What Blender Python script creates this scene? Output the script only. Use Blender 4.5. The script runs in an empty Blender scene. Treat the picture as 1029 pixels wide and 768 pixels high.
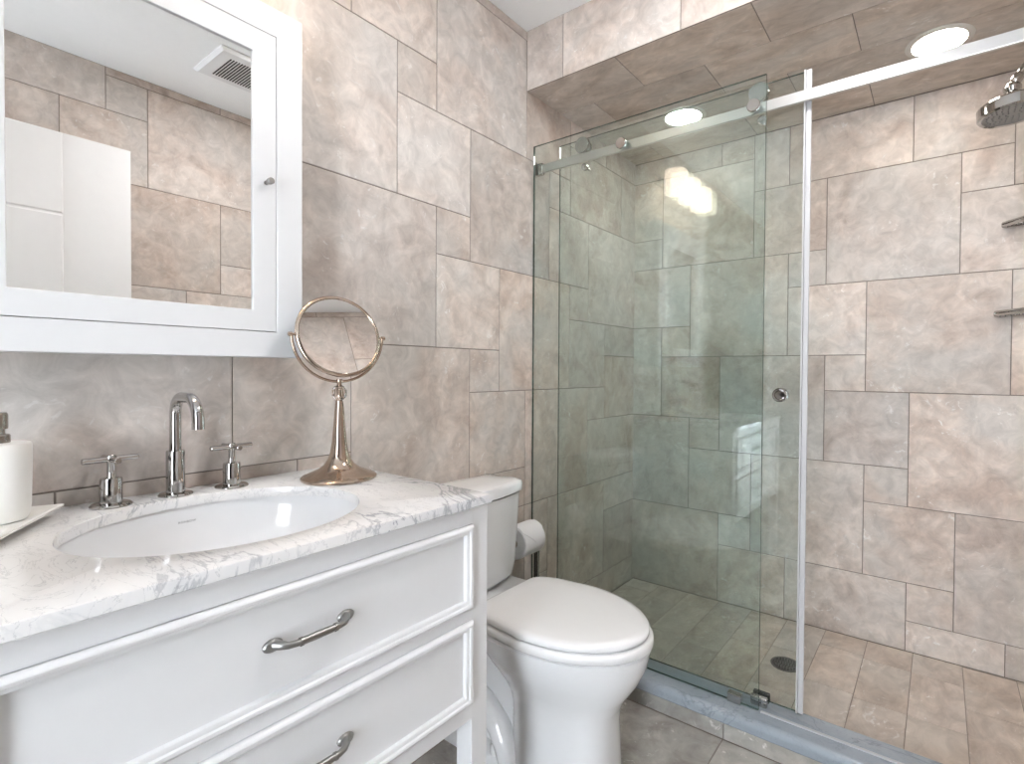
import bpy, bmesh, math, random
from mathutils import Vector, Matrix

# ------------------------------------------------------------------ scene
S = bpy.context.scene
COL = S.collection
S.view_settings.view_transform = 'Standard'
S.view_settings.look = 'None'
S.view_settings.gamma = 1.0
S.view_settings.use_curve_mapping = False
S.view_settings.exposure = 0.93
S.cycles.use_denoising = True
S.cycles.use_adaptive_sampling = False
S.cycles.max_bounces = 14
S.cycles.transparent_max_bounces = 24
S.cycles.glossy_bounces = 6
S.cycles.caustics_reflective = False
S.cycles.caustics_refractive = False

# camera: solved from the tile grid of the two walls (29 px from the frame centre sideways)
F, YAW, PITCH, ROLL, CX, CY = 526.95556, .63310, -.01549, -.00681, 557.55531, 380.17495
CAM = Vector((1.3235, 0.0, 1.105))
cam = bpy.data.cameras.new('camera'); camo = bpy.data.objects.new('camera', cam); COL.objects.link(camo)
cam.sensor_fit = 'HORIZONTAL'; cam.sensor_width = 36.0; cam.lens = F * 36.0 / 1029.0
cam.shift_x = -(CX - 514.5) / 1029.0; cam.shift_y = -(384.0 - CY) / 1029.0
cam.clip_start = .02
fw = Vector((-math.sin(YAW) * math.cos(PITCH), math.cos(YAW) * math.cos(PITCH), math.sin(PITCH)))
rt = Vector((math.cos(YAW), math.sin(YAW), 0)); dn = fw.cross(rt)
r2 = rt * math.cos(ROLL) + dn * math.sin(ROLL); d2 = -rt * math.sin(ROLL) + dn * math.cos(ROLL)
camo.matrix_world = Matrix(((r2.x, -d2.x, -fw.x, CAM.x), (r2.y, -d2.y, -fw.y, CAM.y), (r2.z, -d2.z, -fw.z, CAM.z), (0, 0, 0, 1)))
S.camera = camo

# daylight fill that comes in through the open doorway behind the camera
W = bpy.data.worlds.new('world'); S.world = W; W.use_nodes = True
W.node_tree.nodes['Background'].inputs[0].default_value = (.90, .96, 1.03, 1)
W.node_tree.nodes['Background'].inputs[1].default_value = 10.0

LAMP_VANITY = 4.2      # emission of the opal shades
LAMP_BULB = 34.0
LAMP_SHOWER = 26.0     # recessed shower lights
FILL_DOOR = 2.5  # weak added fill light near the doorway, out of view
FILL_ROOM = 82.0      # added fill light near the shower, out of view

# ------------------------------------------------------------------ dimensions (metres)
WX = 1.82              # right wall
YB = 2.518             # shower back wall
YF = -1.8              # wall behind the camera
ZF = -.03              # room floor
ZS = -.012             # shower floor
ZC = 2.432             # ceiling
ZSOF, YSOF = 2.198, 1.603   # soffit over the shower
MOD = .1524            # 6 inch tile module

# ------------------------------------------------------------------ materials
def nmat(name):
    m = bpy.data.materials.new(name); m.use_nodes = True
    nt = m.node_tree
    return m, nt, nt.nodes['Principled BSDF']

def plain(name, col, rough=.5, metal=0.0, spec=.5, coat=0.0, bump=0.0, bscale=40, trans=0.0, ior=1.5):
    m, nt, b = nmat(name)
    N = nt.nodes; L = nt.links
    tc = N.new('ShaderNodeTexCoord'); nz = N.new('ShaderNodeTexNoise'); nz.inputs['Scale'].default_value = bscale
    nz.inputs['Detail'].default_value = 3
    L.new(tc.outputs['Object'], nz.inputs['Vector'])
    mx = N.new('ShaderNodeMix'); mx.data_type = 'RGBA'
    L.new(nz.outputs['Fac'], mx.inputs[0])
    c = Vector(col)
    mx.inputs[6].default_value = (*(c * .985), 1); mx.inputs[7].default_value = (*[min(1, v * 1.015) for v in c], 1)
    L.new(mx.outputs[2], b.inputs['Base Color'])
    b.inputs['Roughness'].default_value = rough; b.inputs['Metallic'].default_value = metal
    b.inputs['Specular IOR Level'].default_value = spec
    b.inputs['Coat Weight'].default_value = coat; b.inputs['Coat Roughness'].default_value = .08
    b.inputs['Transmission Weight'].default_value = trans; b.inputs['IOR'].default_value = ior
    if bump:
        bp = N.new('ShaderNodeBump'); bp.inputs['Strength'].default_value = bump; bp.inputs['Distance'].default_value = .001
        L.new(nz.outputs['Fac'], bp.inputs['Height']); L.new(bp.outputs[0], b.inputs['Normal'])
    return m

def emit(name, col, s):
    m = bpy.data.materials.new(name); m.use_nodes = True
    nt = m.node_tree; nt.nodes.clear()
    e = nt.nodes.new('ShaderNodeEmission'); o = nt.nodes.new('ShaderNodeOutputMaterial')
    e.inputs[0].default_value = (*col, 1); e.inputs[1].default_value = s
    nt.links.new(e.outputs[0], o.inputs[0]); return m

def ramp(N, pts):
    r = N.new('ShaderNodeValToRGB'); el = r.color_ramp.elements
    el[0].position = pts[0][0]; el[0].color = (*pts[0][1], 1)
    el[1].position = pts[-1][0]; el[1].color = (*pts[-1][1], 1)
    for p, c in pts[1:-1]:
        e = el.new(p); e.color = (*c, 1)
    return r

def travertine(name, dark, mid, light, grey, rough=.5, stretch=(1, 1, 1)):
    """honed stone-look tile: clouds of beige, pink and grey with small white flecks; every tile has its own offset"""
    m, nt, b = nmat(name); N = nt.nodes; L = nt.links
    tc = N.new('ShaderNodeTexCoord'); at = N.new('ShaderNodeAttribute'); at.attribute_name = 'tile'
    sep = N.new('ShaderNodeSeparateColor'); L.new(at.outputs['Color'], sep.inputs[0])
    vm = N.new('ShaderNodeVectorMath'); vm.operation = 'MULTIPLY'; vm.inputs[1].default_value = (37, 23, 51)
    L.new(at.outputs['Vector'], vm.inputs[0])
    st = N.new('ShaderNodeVectorMath'); st.operation = 'MULTIPLY'; st.inputs[1].default_value = stretch
    L.new(tc.outputs['Object'], st.inputs[0])
    ad = N.new('ShaderNodeVectorMath'); ad.operation = 'ADD'
    L.new(st.outputs[0], ad.inputs[0]); L.new(vm.outputs[0], ad.inputs[1])
    def noise(sc, det, dist, rg=.55):
        n = N.new('ShaderNodeTexNoise'); n.inputs['Scale'].default_value = sc; n.inputs['Detail'].default_value = det
        n.inputs['Distortion'].default_value = dist; n.inputs['Roughness'].default_value = rg
        L.new(ad.outputs[0], n.inputs['Vector']); return n
    n1 = noise(5.5, 8, 1.1, .62)
    r1 = ramp(N, [(.34, dark), (.48, mid), (.62, light)]); L.new(n1.outputs['Fac'], r1.inputs[0])
    n2 = noise(2.6, 4, .5)
    rg = ramp(N, [(.44, (0, 0, 0)), (.64, (1, 1, 1))]); L.new(n2.outputs['Fac'], rg.inputs[0])
    mg = N.new('ShaderNodeMix'); mg.data_type = 'RGBA'; L.new(rg.outputs[0], mg.inputs[0]); L.new(r1.outputs[0], mg.inputs[6])
    mg.inputs[7].default_value = (*grey, 1)
    # white mineral flecks
    n3 = noise(24, 4, 1.8, .62)
    rf = ramp(N, [(.61, (0, 0, 0)), (.67, (1, 1, 1))]); L.new(n3.outputs['Fac'], rf.inputs[0])
    n4 = noise(5.5, 2, 0)
    rm = ramp(N, [(.45, (0, 0, 0)), (.60, (.8, .8, .8))]); L.new(n4.outputs['Fac'], rm.inputs[0])
    mm = N.new('ShaderNodeMath'); mm.operation = 'MULTIPLY'; L.new(rf.outputs[0], mm.inputs[0]); L.new(rm.outputs[0], mm.inputs[1])
    mf = N.new('ShaderNodeMix'); mf.data_type = 'RGBA'; L.new(mm.outputs[0], mf.inputs[0]); L.new(mg.outputs[2], mf.inputs[6])
    mf.inputs[7].default_value = (.78, .755, .73, 1)
    # fine mottling
    n6 = noise(17, 7, .8, .66)
    m6 = N.new('ShaderNodeMapRange'); m6.inputs[1].default_value = .32; m6.inputs[2].default_value = .68; m6.inputs[3].default_value = .84; m6.inputs[4].default_value = 1.18
    L.new(n6.outputs['Fac'], m6.inputs[0])
    h6 = N.new('ShaderNodeHueSaturation'); L.new(mf.outputs[2], h6.inputs['Color']); L.new(m6.outputs[0], h6.inputs['Value'])
    # per-tile tone
    mr = N.new('ShaderNodeMapRange'); mr.inputs[3].default_value = .87; mr.inputs[4].default_value = 1.08
    L.new(sep.outputs[2], mr.inputs[0])
    hs = N.new('ShaderNodeHueSaturation'); L.new(h6.outputs[0], hs.inputs['Color']); L.new(mr.outputs[0], hs.inputs['Value'])
    ms = N.new('ShaderNodeMapRange'); ms.inputs[3].default_value = .78; ms.inputs[4].default_value = 1.12
    L.new(sep.outputs[0], ms.inputs[0]); L.new(ms.outputs[0], hs.inputs['Saturation'])
    L.new(hs.outputs[0], b.inputs['Base Color'])
    b.inputs['Roughness'].default_value = rough; b.inputs['Specular IOR Level'].default_value = .28
    bp = N.new('ShaderNodeBump'); bp.inputs['Strength'].default_value = .12; bp.inputs['Distance'].default_value = .0012
    L.new(n1.outputs['Fac'], bp.inputs['Height']); L.new(bp.outputs[0], b.inputs['Normal'])
    return m

def marble(name, base, cloud, vein, scale=5.0, amount=.8, rough=.1, rot=0.5):
    m, nt, b = nmat(name); N = nt.nodes; L = nt.links
    tc = N.new('ShaderNodeTexCoord'); mp = N.new('ShaderNodeMapping'); L.new(tc.outputs['Object'], mp.inputs[0])
    mp.inputs['Rotation'].default_value = (.5, .3, rot); mp.inputs['Scale'].default_value = (1, 2.1, 1.4)
    def noise(sc, det, dist, rg=.55):
        n = N.new('ShaderNodeTexNoise'); n.inputs['Scale'].default_value = sc; n.inputs['Detail'].default_value = det
        n.inputs['Distortion'].default_value = dist; n.inputs['Roughness'].default_value = rg
        L.new(mp.outputs[0], n.inputs['Vector']); return n
    n1 = noise(scale * .5, 5, .8); rc = ramp(N, [(.42, base), (.72, cloud)]); L.new(n1.outputs['Fac'], rc.inputs[0])
    n2 = noise(scale * .75, 7, 1.3, .58)
    rv = ramp(N, [(.482, (0, 0, 0)), (.498, (amount,) * 3), (.502, (amount,) * 3), (.525, (0, 0, 0))]); L.new(n2.outputs['Fac'], rv.inputs[0])
    n4 = noise(scale * .45, 2, 0); rk = ramp(N, [(.4, (.1,) * 3), (.62, (1,) * 3)]); L.new(n4.outputs['Fac'], rk.inputs[0])
    mu = N.new('ShaderNodeMath'); mu.operation = 'MULTIPLY'; L.new(rv.outputs[0], mu.inputs[0]); L.new(rk.outputs[0], mu.inputs[1])
    m1 = N.new('ShaderNodeMix'); m1.data_type = 'RGBA'; L.new(mu.outputs[0], m1.inputs[0]); L.new(rc.outputs[0], m1.inputs[6]); m1.inputs[7].default_value = (*vein, 1)
    n3 = noise(scale * 1.9, 6, 2.0, .6)
    rw = ramp(N, [(.488, (0, 0, 0)), (.5, (amount * .45,) * 3), (.512, (0, 0, 0))]); L.new(n3.outputs['Fac'], rw.inputs[0])
    m2 = N.new('ShaderNodeMix'); m2.data_type = 'RGBA'; L.new(rw.outputs[0], m2.inputs[0]); L.new(m1.outputs[2], m2.inputs[6]); m2.inputs[7].default_value = (*[v * .8 for v in vein], 1)
    L.new(m2.outputs[2], b.inputs['Base Color']); b.inputs['Roughness'].default_value = rough
    return m

def glass_pane(name, tint, edge=False):
    """sheet glass: Fresnel reflection over tinted see-through"""
    m = bpy.data.materials.new(name); m.use_nodes = True; nt = m.node_tree; N = nt.nodes; L = nt.links; N.clear()
    o = N.new('ShaderNodeOutputMaterial'); mx = N.new('ShaderNodeMixShader'); fr = N.new('ShaderNodeFresnel'); fr.inputs[0].default_value = 1.6
    tr = N.new('ShaderNodeBsdfTransparent'); gl = N.new('ShaderNodeBsdfGlossy'); gl.inputs['Roughness'].default_value = 0.0
    # the sheet does not bend the straight-through ray, so both faces use the air-to-glass ratio
    ge = N.new('ShaderNodeNewGeometry'); mr = N.new('ShaderNodeMapRange'); mr.inputs[3].default_value = 1.62; mr.inputs[4].default_value = 1 / 1.62
    L.new(ge.outputs['Backfacing'], mr.inputs[0]); L.new(mr.outputs[0], fr.inputs[0])
    nz = N.new('ShaderNodeTexNoise'); nz.inputs['Scale'].default_value = 1.5
    cm = N.new('ShaderNodeMix'); cm.data_type = 'RGBA'; L.new(nz.outputs['Fac'], cm.inputs[0])
    cm.inputs[6].default_value = (*tint, 1); cm.inputs[7].default_value = (*[min(1, t * 1.01) for t in tint], 1)
    L.new(cm.outputs[2], tr.inputs[0])
    if edge:
        df = N.new('ShaderNodeBsdfDiffuse'); df.inputs[0].default_value = (.05, .11, .09, 1)
        m2 = N.new('ShaderNodeMixShader'); m2.inputs[0].default_value = .75
        L.new(tr.outputs[0], m2.inputs[1]); L.new(df.outputs[0], m2.inputs[2])
        L.new(fr.outputs[0], mx.inputs[0]); L.new(m2.outputs[0], mx.inputs[1])
    else:
        L.new(fr.outputs[0], mx.inputs[0]); L.new(tr.outputs[0], mx.inputs[1])
    L.new(gl.outputs[0], mx.inputs[2]); L.new(mx.outputs[0], o.inputs[0])
    return m

M = {}
M['tile'] = travertine('wall_travertine', (.50, .405, .348), (.60, .51, .449), (.70, .62, .56), (.605, .562, .523))
M['tile_floor'] = travertine('floor_travertine', (.28, .255, .23), (.36, .335, .305), (.45, .425, .395), (.41, .40, .375), rough=.45)
M['tile_shower'] = travertine('shower_floor_travertine', (.44, .36, .30), (.55, .465, .40), (.63, .555, .485), (.56, .51, .46), rough=.5, stretch=(1, .6, 1))
M['tile_soffit'] = travertine('soffit_travertine', (.46, .385, .325), (.575, .495, .43), (.66, .585, .52), (.59, .545, .50), stretch=(.7, 1.3, 1))
M['grout'] = plain('grout', (.24, .21, .185), .9, bump=.2, bscale=300)
M['paint'] = plain('ceiling_paint', (.90, .915, .925), .85)
M['wallpaint'] = plain('wall_paint', (.72, .71, .69), .8)
M['white'] = plain('white_lacquer', (.77, .775, .785), .32, coat=.15)
M['doorwhite'] = plain('white_door_paint', (.82, .82, .82), .45)
M['shadowgap'] = plain('cabinet_gap', (.10, .10, .10), .9)
M['porcelain'] = plain('porcelain', (.78, .785, .795), .08, coat=.5)
M['seatplastic'] = plain('seat_plastic', (.77, .77, .775), .22)
M['ceramic'] = plain('matte_white_ceramic', (.84, .83, .80), .35)
M['chrome'] = plain('chrome', (.50, .49, .48), .06, metal=1)
M['nickel'] = plain('polished_nickel', (.60, .57, .535), .10, metal=1)
M['bronze'] = plain('rose_nickel', (.53, .43, .355), .11, metal=1)
M['pewter'] = plain('brushed_pewter', (.30, .295, .285), .36, metal=1)
M['brushed'] = plain('brushed_nickel', (.34, .31, .275), .26, metal=1)
M['rail'] = plain('satin_rail', (.66, .655, .645), .28, metal=1)
M['mirror'] = plain('mirror_silver', (.90, .905, .90), .0, metal=1)
M['dim_mirror'] = plain('mirror_silver_hand', (.80, .79, .78), .0, metal=1)
M['crystal'] = plain('crystal', (1, 1, 1), .0, trans=1, ior=1.55)
M['paper'] = plain('tissue', (.84, .84, .845), .9, bump=.15, bscale=200)
M['core'] = plain('cardboard', (.30, .22, .15), .9)
M['seal'] = plain('vinyl_seal', (.52, .52, .53), .4)
M['black'] = plain('black_rubber', (.02, .02, .02), .6)
M['dark'] = plain('dark_slot', (.03, .03, .03), .8)
M['grate'] = plain('drain_grate', (.16, .155, .15), .35, metal=1)
M['nozzle'] = plain('nozzle_plate', (.33, .33, .33), .35, metal=.6)
M['vent'] = plain('vent_plastic', (.76, .77, .78), .5)
M['trimwhite'] = plain('light_trim', (.70, .67, .62), .4)
M['ink'] = plain('grey_print', (.28, .28, .29), .6)
M['marble'] = marble('carrara_marble', (.84, .83, .82), (.68, .69, .71), (.30, .315, .35), 4.2, .8, .12)
M['curb'] = marble('grey_marble', (.29, .335, .38), (.37, .41, .455), (.12, .135, .155), 6.0, .5, .22, rot=1.2)
M['glass'] = glass_pane('shower_glass', (.918, .957, .950))
M['glass_edge'] = glass_pane('shower_glass_edge', (.4, .62, .55), True)
M['shade'] = emit('opal_shade', (1.0, .80, .62), LAMP_VANITY)
M['bulb'] = emit('lamp_bulb', (1.0, .74, .50), LAMP_BULB)
M['led'] = emit('shower_lens', (1.0, .92, .83), LAMP_SHOWER)
M['fill_room'] = emit('room_fill_lens', (1.0, .975, .975), FILL_ROOM)  # glow of the fill light added near the shower
M['fill_door'] = emit('door_fill_lens', (1.0, .965, .94), FILL_DOOR)  # glow of the fill light added near the doorway

# ------------------------------------------------------------------ helpers
def thing(name, label, cat, loc=(0, 0, 0), group=None):
    o = bpy.data.objects.new(name, None); COL.objects.link(o); o.location = loc
    o.empty_display_size = .05
    o['label'] = label; o['category'] = cat
    if group: o['group'] = group
    return o

def root_loc(p):
    v = Vector((0, 0, 0))
    while p is not None:
        v += Vector(p.location); p = p.parent
    return v

def obj(name, bm, mats, parent=None, smooth=None, label=None, at=None):
    """bm is in world coordinates; parent empties are unrotated. smooth = angle in degrees"""
    org = Vector(at) if at is not None else (root_loc(parent) if parent is not None else Vector((0, 0, 0)))
    if at is None and parent is None:
        cs = [v.co for v in bm.verts]
        org = Vector(((min(c.x for c in cs) + max(c.x for c in cs)) / 2, (min(c.y for c in cs) + max(c.y for c in cs)) / 2, min(c.z for c in cs)))
    for v in bm.verts: v.co -= org
    me = bpy.data.meshes.new(name)
    bmesh.ops.recalc_face_normals(bm, faces=bm.faces)
    bm.to_mesh(me); bm.free()
    for m in (mats if isinstance(mats, (list, tuple)) else [mats]): me.materials.append(m)
    if smooth:
        for p in me.polygons: p.use_smooth = True
        try: me.set_sharp_from_angle(angle=math.radians(smooth))
        except Exception: pass
    o = bpy.data.objects.new(name, me); COL.objects.link(o)
    if parent is not None:
        o.parent = parent; o.location = org - root_loc(parent)
    else:
        o.location = org
    if label: o['label'] = label
    return o

def tag(o, label, cat, group=None):
    o['label'] = label; o['category'] = cat
    if group: o['group'] = group
    return o

def structure(o):
    o['kind'] = 'structure'; return o

def dup(root, dloc, label=None, name=None):
    r = root.copy(); COL.objects.link(r); r.location = Vector(root.location) + Vector(dloc)
    if label: r['label'] = label
    for ch in list(root.children):
        c = ch.copy(); COL.objects.link(c); c.parent = r
        for g in list(ch.children):
            d = g.copy(); COL.objects.link(d); d.parent = c
    return r

def box(bm, x0, x1, y0, y1, z0, z1, bev=0.0, seg=2, mi=0):
    t = bmesh.new()
    bmesh.ops.create_cube(t, size=1)
    for v in t.verts:
        v.co = Vector(((x0 + x1) / 2 + v.co.x * (x1 - x0), (y0 + y1) / 2 + v.co.y * (y1 - y0), (z0 + z1) / 2 + v.co.z * (z1 - z0)))
    if bev:
        bmesh.ops.bevel(t, geom=t.edges[:], offset=bev, segments=seg, affect='EDGES', profile=.5)
    for f in t.faces: f.material_index = mi
    join(bm, t); return bm

def join(bm, t):
    me = bpy.data.meshes.new('tmp'); t.to_mesh(me); t.free(); bm.from_mesh(me); bpy.data.meshes.remove(me)

def rings(bm, rs, cap0=True, cap1=True, closed=True, mi=0):
    """loft a list of equal-length vertex rings"""
    vs = [[bm.verts.new(p) for p in r] for r in rs]
    n = len(rs[0])
    for a, b in zip(vs, vs[1:]):
        for k in range(n if closed else n - 1):
            f = bm.faces.new((a[k], a[(k + 1) % n], b[(k + 1) % n], b[k])); f.material_index = mi
    if cap0: bm.faces.new(vs[0][::-1]).material_index = mi
    if cap1: bm.faces.new(vs[-1]).material_index = mi
    return vs

def frame_of(d):
    d = Vector(d).normalized()
    a = Vector((0, 0, 1)) if abs(d.z) < .9 else Vector((1, 0, 0))
    u = d.cross(a).normalized(); return u, d.cross(u).normalized()

def lathe(bm, prof, c, axis=(0, 0, 1), n=32, cap0=True, cap1=True, mi=0):
    """prof = [(radius, height along the axis)]"""
    ax = Vector(axis).normalized(); u, v = frame_of(ax); c = Vector(c)
    rs = [[c + ax * h + u * (r * math.cos(2 * math.pi * k / n)) + v * (r * math.sin(2 * math.pi * k / n)) for k in range(n)] for r, h in prof]
    rings(bm, rs, cap0, cap1, mi=mi); return bm

def tube(bm, pts, r, n=12, closed=False, caps=True, mi=0):
    pts = [Vector(p) for p in pts]; N = len(pts); rs = []
    rad = r if isinstance(r, (list, tuple)) else [r] * N
    u = None
    for i, p in enumerate(pts):
        if closed: d = pts[(i + 1) % N] - pts[i - 1]
        else: d = pts[min(i + 1, N - 1)] - pts[max(i - 1, 0)]
        d.normalize()
        if u is None: u, v = frame_of(d)
        else:
            u = (u - d * u.dot(d)).normalized()
        v = d.cross(u).normalized()
        rs.append([p + u * (rad[i] * math.cos(2 * math.pi * k / n)) + v * (rad[i] * math.sin(2 * math.pi * k / n)) for k in range(n)])
    if closed:
        rs.append(rs[0]); rings(bm, rs, False, False, mi=mi); bmesh.ops.remove_doubles(bm, verts=bm.verts[:], dist=1e-6)
    else: rings(bm, rs, caps, caps, mi=mi)
    return bm

def arc(c, r, a0, a1, n, ex, ey):
    c = Vector(c); ex = Vector(ex); ey = Vector(ey)
    return [c + ex * (r * math.cos(a0 + (a1 - a0) * k / n)) + ey * (r * math.sin(a0 + (a1 - a0) * k / n)) for k in range(n + 1)]

def B(): return bmesh.new()

# ------------------------------------------------------------------ tiled surfaces
def tiled(name, O, U, V, N, rects, mats, gap=.0032, proud=.0022, back=.03, extent=None, seed=1, holes=(), parent=None):
    """a wall: grout backing with one raised stone tile per rectangle (u0,u1,v0,v1 in metres on the wall)"""
    rnd = random.Random(seed)
    O, U, V, N = map(Vector, (O, U, V, N))
    bm = B(); lay = bm.faces.layers.float_color.new('tile')
    P = lambda u, v, d=0.0: O + U * u + V * v + N * d
    exts = extent if isinstance(extent, list) else [extent]
    for (u0, u1, v0, v1) in exts:
        a = [bm.verts.new(P(u, v, -proud)) for u, v in ((u0, v0), (u1, v0), (u1, v1), (u0, v1))]
        c = [bm.verts.new(P(u, v, -proud - back)) for u, v in ((u0, v0), (u1, v0), (u1, v1), (u0, v1))]
        fs = [bm.faces.new(a), bm.faces.new(c[::-1])] + [bm.faces.new((a[k], c[k], c[(k + 1) % 4], a[(k + 1) % 4])) for k in range(4)]
        for f in fs: f.material_index = 0
    g = gap / 2; e = .0011
    for (u0, u1, v0, v1) in rects:
        col = (rnd.random(), rnd.random(), rnd.random(), 1)
        lo = [(u0 + g, v0 + g), (u1 - g, v0 + g), (u1 - g, v1 - g), (u0 + g, v1 - g)]
        hi = [(u0 + g + e, v0 + g + e), (u1 - g - e, v0 + g + e), (u1 - g - e, v1 - g - e), (u0 + g + e, v1 - g - e)]
        b0 = [bm.verts.new(P(u, v, -proud)) for u, v in lo]
        b1 = [bm.verts.new(P(u, v, -proud * .35)) for u, v in lo]
        b2 = [bm.verts.new(P(u, v, 0)) for u, v in hi]
        fs = [bm.faces.new(b2)]
        for a, b in ((b0, b1), (b1, b2)):
            fs += [bm.faces.new((a[k], a[(k + 1) % 4], b[(k + 1) % 4], b[k])) for k in range(4)]
        for f in fs: f.material_index = 1; f[lay] = col
    return obj(name, bm, mats, parent, at=(0, 0, 0) if parent is None else None)

def grid_rects(rects, u_of, v_of, iu0, iu1, jv0, jv1, ulim, vlim, seed=3):
    """unit-cell rectangles -> metres, then fill whatever the list leaves open with a like mix"""
    rnd = random.Random(seed); used = set(); out = []
    def add(i0, i1, j0, j1):
        u0, u1, v0, v1 = (ulim[0] if u_of(i0) < .012 + max(0, ulim[0]) else max(u_of(i0), ulim[0])), min(u_of(i1), ulim[1]), max(v_of(j0), vlim[0]), min(v_of(j1), vlim[1])
        if u1 - u0 > .012 and v1 - v0 > .012: out.append((u0, u1, v0, v1))
    for r in rects:
        add(*r)
        used |= {(i, j) for i in range(r[0], r[1]) for j in range(r[2], r[3])}
    for j in range(jv0, jv1):
        for i in range(iu0, iu1):
            if (i, j) in used: continue
            best = None
            for (w, h) in rnd.sample([(3, 3), (2, 3), (3, 2), (2, 2), (2, 3)], 5) + [(2, 1), (1, 2), (1, 1)]:
                cells = {(a, b) for a in range(i, i + w) for b in range(j, j + h)}
                if not (cells & used) and i + w <= iu1 and j + h <= jv1: best = (w, h, cells); break
            w, h, cells = best; used |= cells; add(i, i + w, j, j + h)
    return out

ZJ = lambda j: .872 + MOD * j
YL = lambda c: .234 + MOD * c
XB = lambda i: .160 + MOD * i
XR = lambda k: .550 + MOD * k       # along y on the right wall

left_rects = [(4, 6, 8, 10), (1, 4, 8, 10), (6, 9, 7, 10), (5, 6, 7, 8), (2, 5, 5, 8), (5, 7, 5, 7), (6, 7, 4, 5), (3, 6, 2, 5), (7, 10, 4, 7),
    (6, 8, 2, 4), (7, 8, 1, 2), (4, 7, -1, 2), (8, 11, 1, 4), (11, 12, 3, 4), (10, 12, 4, 6), (10, 11, 6, 7), (9, 11, 7, 9),
    (9, 11, 9, 10), (11, 14, 6, 8), (14, 15, 6, 8), (11, 13, 8, 10), (13, 15, 8, 10), (12, 15, 3, 6), (11, 13, 1, 3), (13, 15, 2, 3),
    (13, 15, 0, 2), (12, 13, 0, 1), (9, 12, -2, 1), (12, 15, -2, 0), (10, 13, -5, -2), (13, 15, -3, -2), (13, 15, -5, -3),
    (10, 12, -6, -5), (12, 15, -6, -5), (7, 9, -1, 1), (7, 9, -2, -1), (6, 9, -5, -2), (9, 10, -4, -2), (9, 10, -5, -4), (6, 10, -6, -5),
    (-1, 2, 0, 3), (2, 4, 0, 2), (2, 3, 2, 5), (0, 3, -3, 0), (3, 4, -1, 0), (3, 6, -4, -1), (-3, 0, -3, 0), (0, 3, -6, -3), (3, 6, -6, -4)] 
left = grid_rects(left_rects, YL, ZJ, -14, 15, -6, 10, (YF, YB + .004), (ZF, ZC), 5)
for c in range(-15, 15, 3): left.append((max(YL(c + 1), YF), min(YL(c + 4), YB + .004), ZJ(10), ZC))
left = [r for r in left if r[1] - r[0] > .01]
structure(tiled('wall_left', (0, 0, 0), (0, 1, 0), (0, 0, 1), (1, 0, 0), left, [M['grout'], M['tile']], extent=(YF, YB, ZF - .05, ZC + .02), seed=11))

back_rects = [(-1, 0, 6, 8), (-1, 0, 5, 6), (-1, 2, 8, 9), (2, 3, 8, 9), (3, 4, 7, 9), (0, 3, 5, 8), (-1, 1, 3, 5), (1, 4, 2, 5), (0, 1, 2, 3), (-1, 0, 0, 3),
    (3, 5, 5, 7), (4, 7, 7, 9), (7, 9, 7, 9), (4, 5, 4, 5), (5, 8, 4, 7), (8, 9, 6, 7), (9, 11, 6, 9), (8, 11, 4, 6), (4, 6, 2, 4), (6, 9, 1, 4),
    (5, 6, 1, 2), (9, 11, 1, 4), (5, 7, -1, 1), (7, 10, -2, 1), (10, 11, -2, 1), (6, 7, -2, -1), (0, 2, 0, 2), (2, 5, -1, 2), (1, 2, -1, 0),
    (-1, 1, -3, 0), (1, 3, -3, -1), (3, 6, -4, -1), (2, 3, -4, -3), (-1, 2, -6, -3), (2, 4, -6, -4), (4, 7, -6, -4), (6, 8, -4, -2), (7, 8, -5, -4),
    (7, 9, -6, -5), (9, 11, -6, -5), (8, 11, -5, -2)]
back = grid_rects(back_rects, XB, ZJ, -1, 11, -6, 9, (-.004, WX + .004), (ZS, ZSOF), 5)
structure(tiled('wall_back', (0, YB, 0), (1, 0, 0), (0, 0, 1), (0, -1, 0), back, [M['grout'], M['tile']], extent=(-.02, WX + .02, ZF - .05, ZC + .02), seed=23))

right_rects = [(-3, 1, 9, 11), (1, 2, 9, 10), (-2, 0, 7, 9), (0, 2, 7, 9), (2, 5, 7, 10), (1, 4, 4, 7), (4, 5, 5, 7), (4, 6, 4, 5), (1, 3, 2, 4), (3, 6, 1, 4), (5, 7, 5, 8)]
right = grid_rects(right_rects, XR, ZJ, -16, 13, -6, 10, (YF, YB - .001), (ZF, ZC), 9)
for k in range(1, 13, 3): right.append((XR(k), min(XR(k + 3), YB - .001), ZJ(10), ZC))
structure(tiled('wall_right', (WX, 0, 0), (0, 1, 0), (0, 0, 1), (-1, 0, 0), right, [M['grout'], M['tile']], extent=(YF, YB, ZF - .05, ZC + .02), seed=31))

# wall behind the camera, unseen; doorway placed and sized for the light it admits
bm = B()
DX0, DX1, DZ = 1.17, 1.80, 2.34
box(bm, -.03, DX0, YF - .12, YF, ZF - .05, ZC + .02); box(bm, DX1, WX + .03, YF - .12, YF, ZF - .05, ZC + .02); box(bm, DX0, DX1, YF - .12, YF, DZ, ZC + .02)
structure(obj('wall_front', bm, M['wallpaint']))

# ceiling
bm = B(); box(bm, -.03, WX + .03, YF - .12, YB + .03, ZC, ZC + .04)
structure(obj('ceiling', bm, M['paint']))

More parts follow.
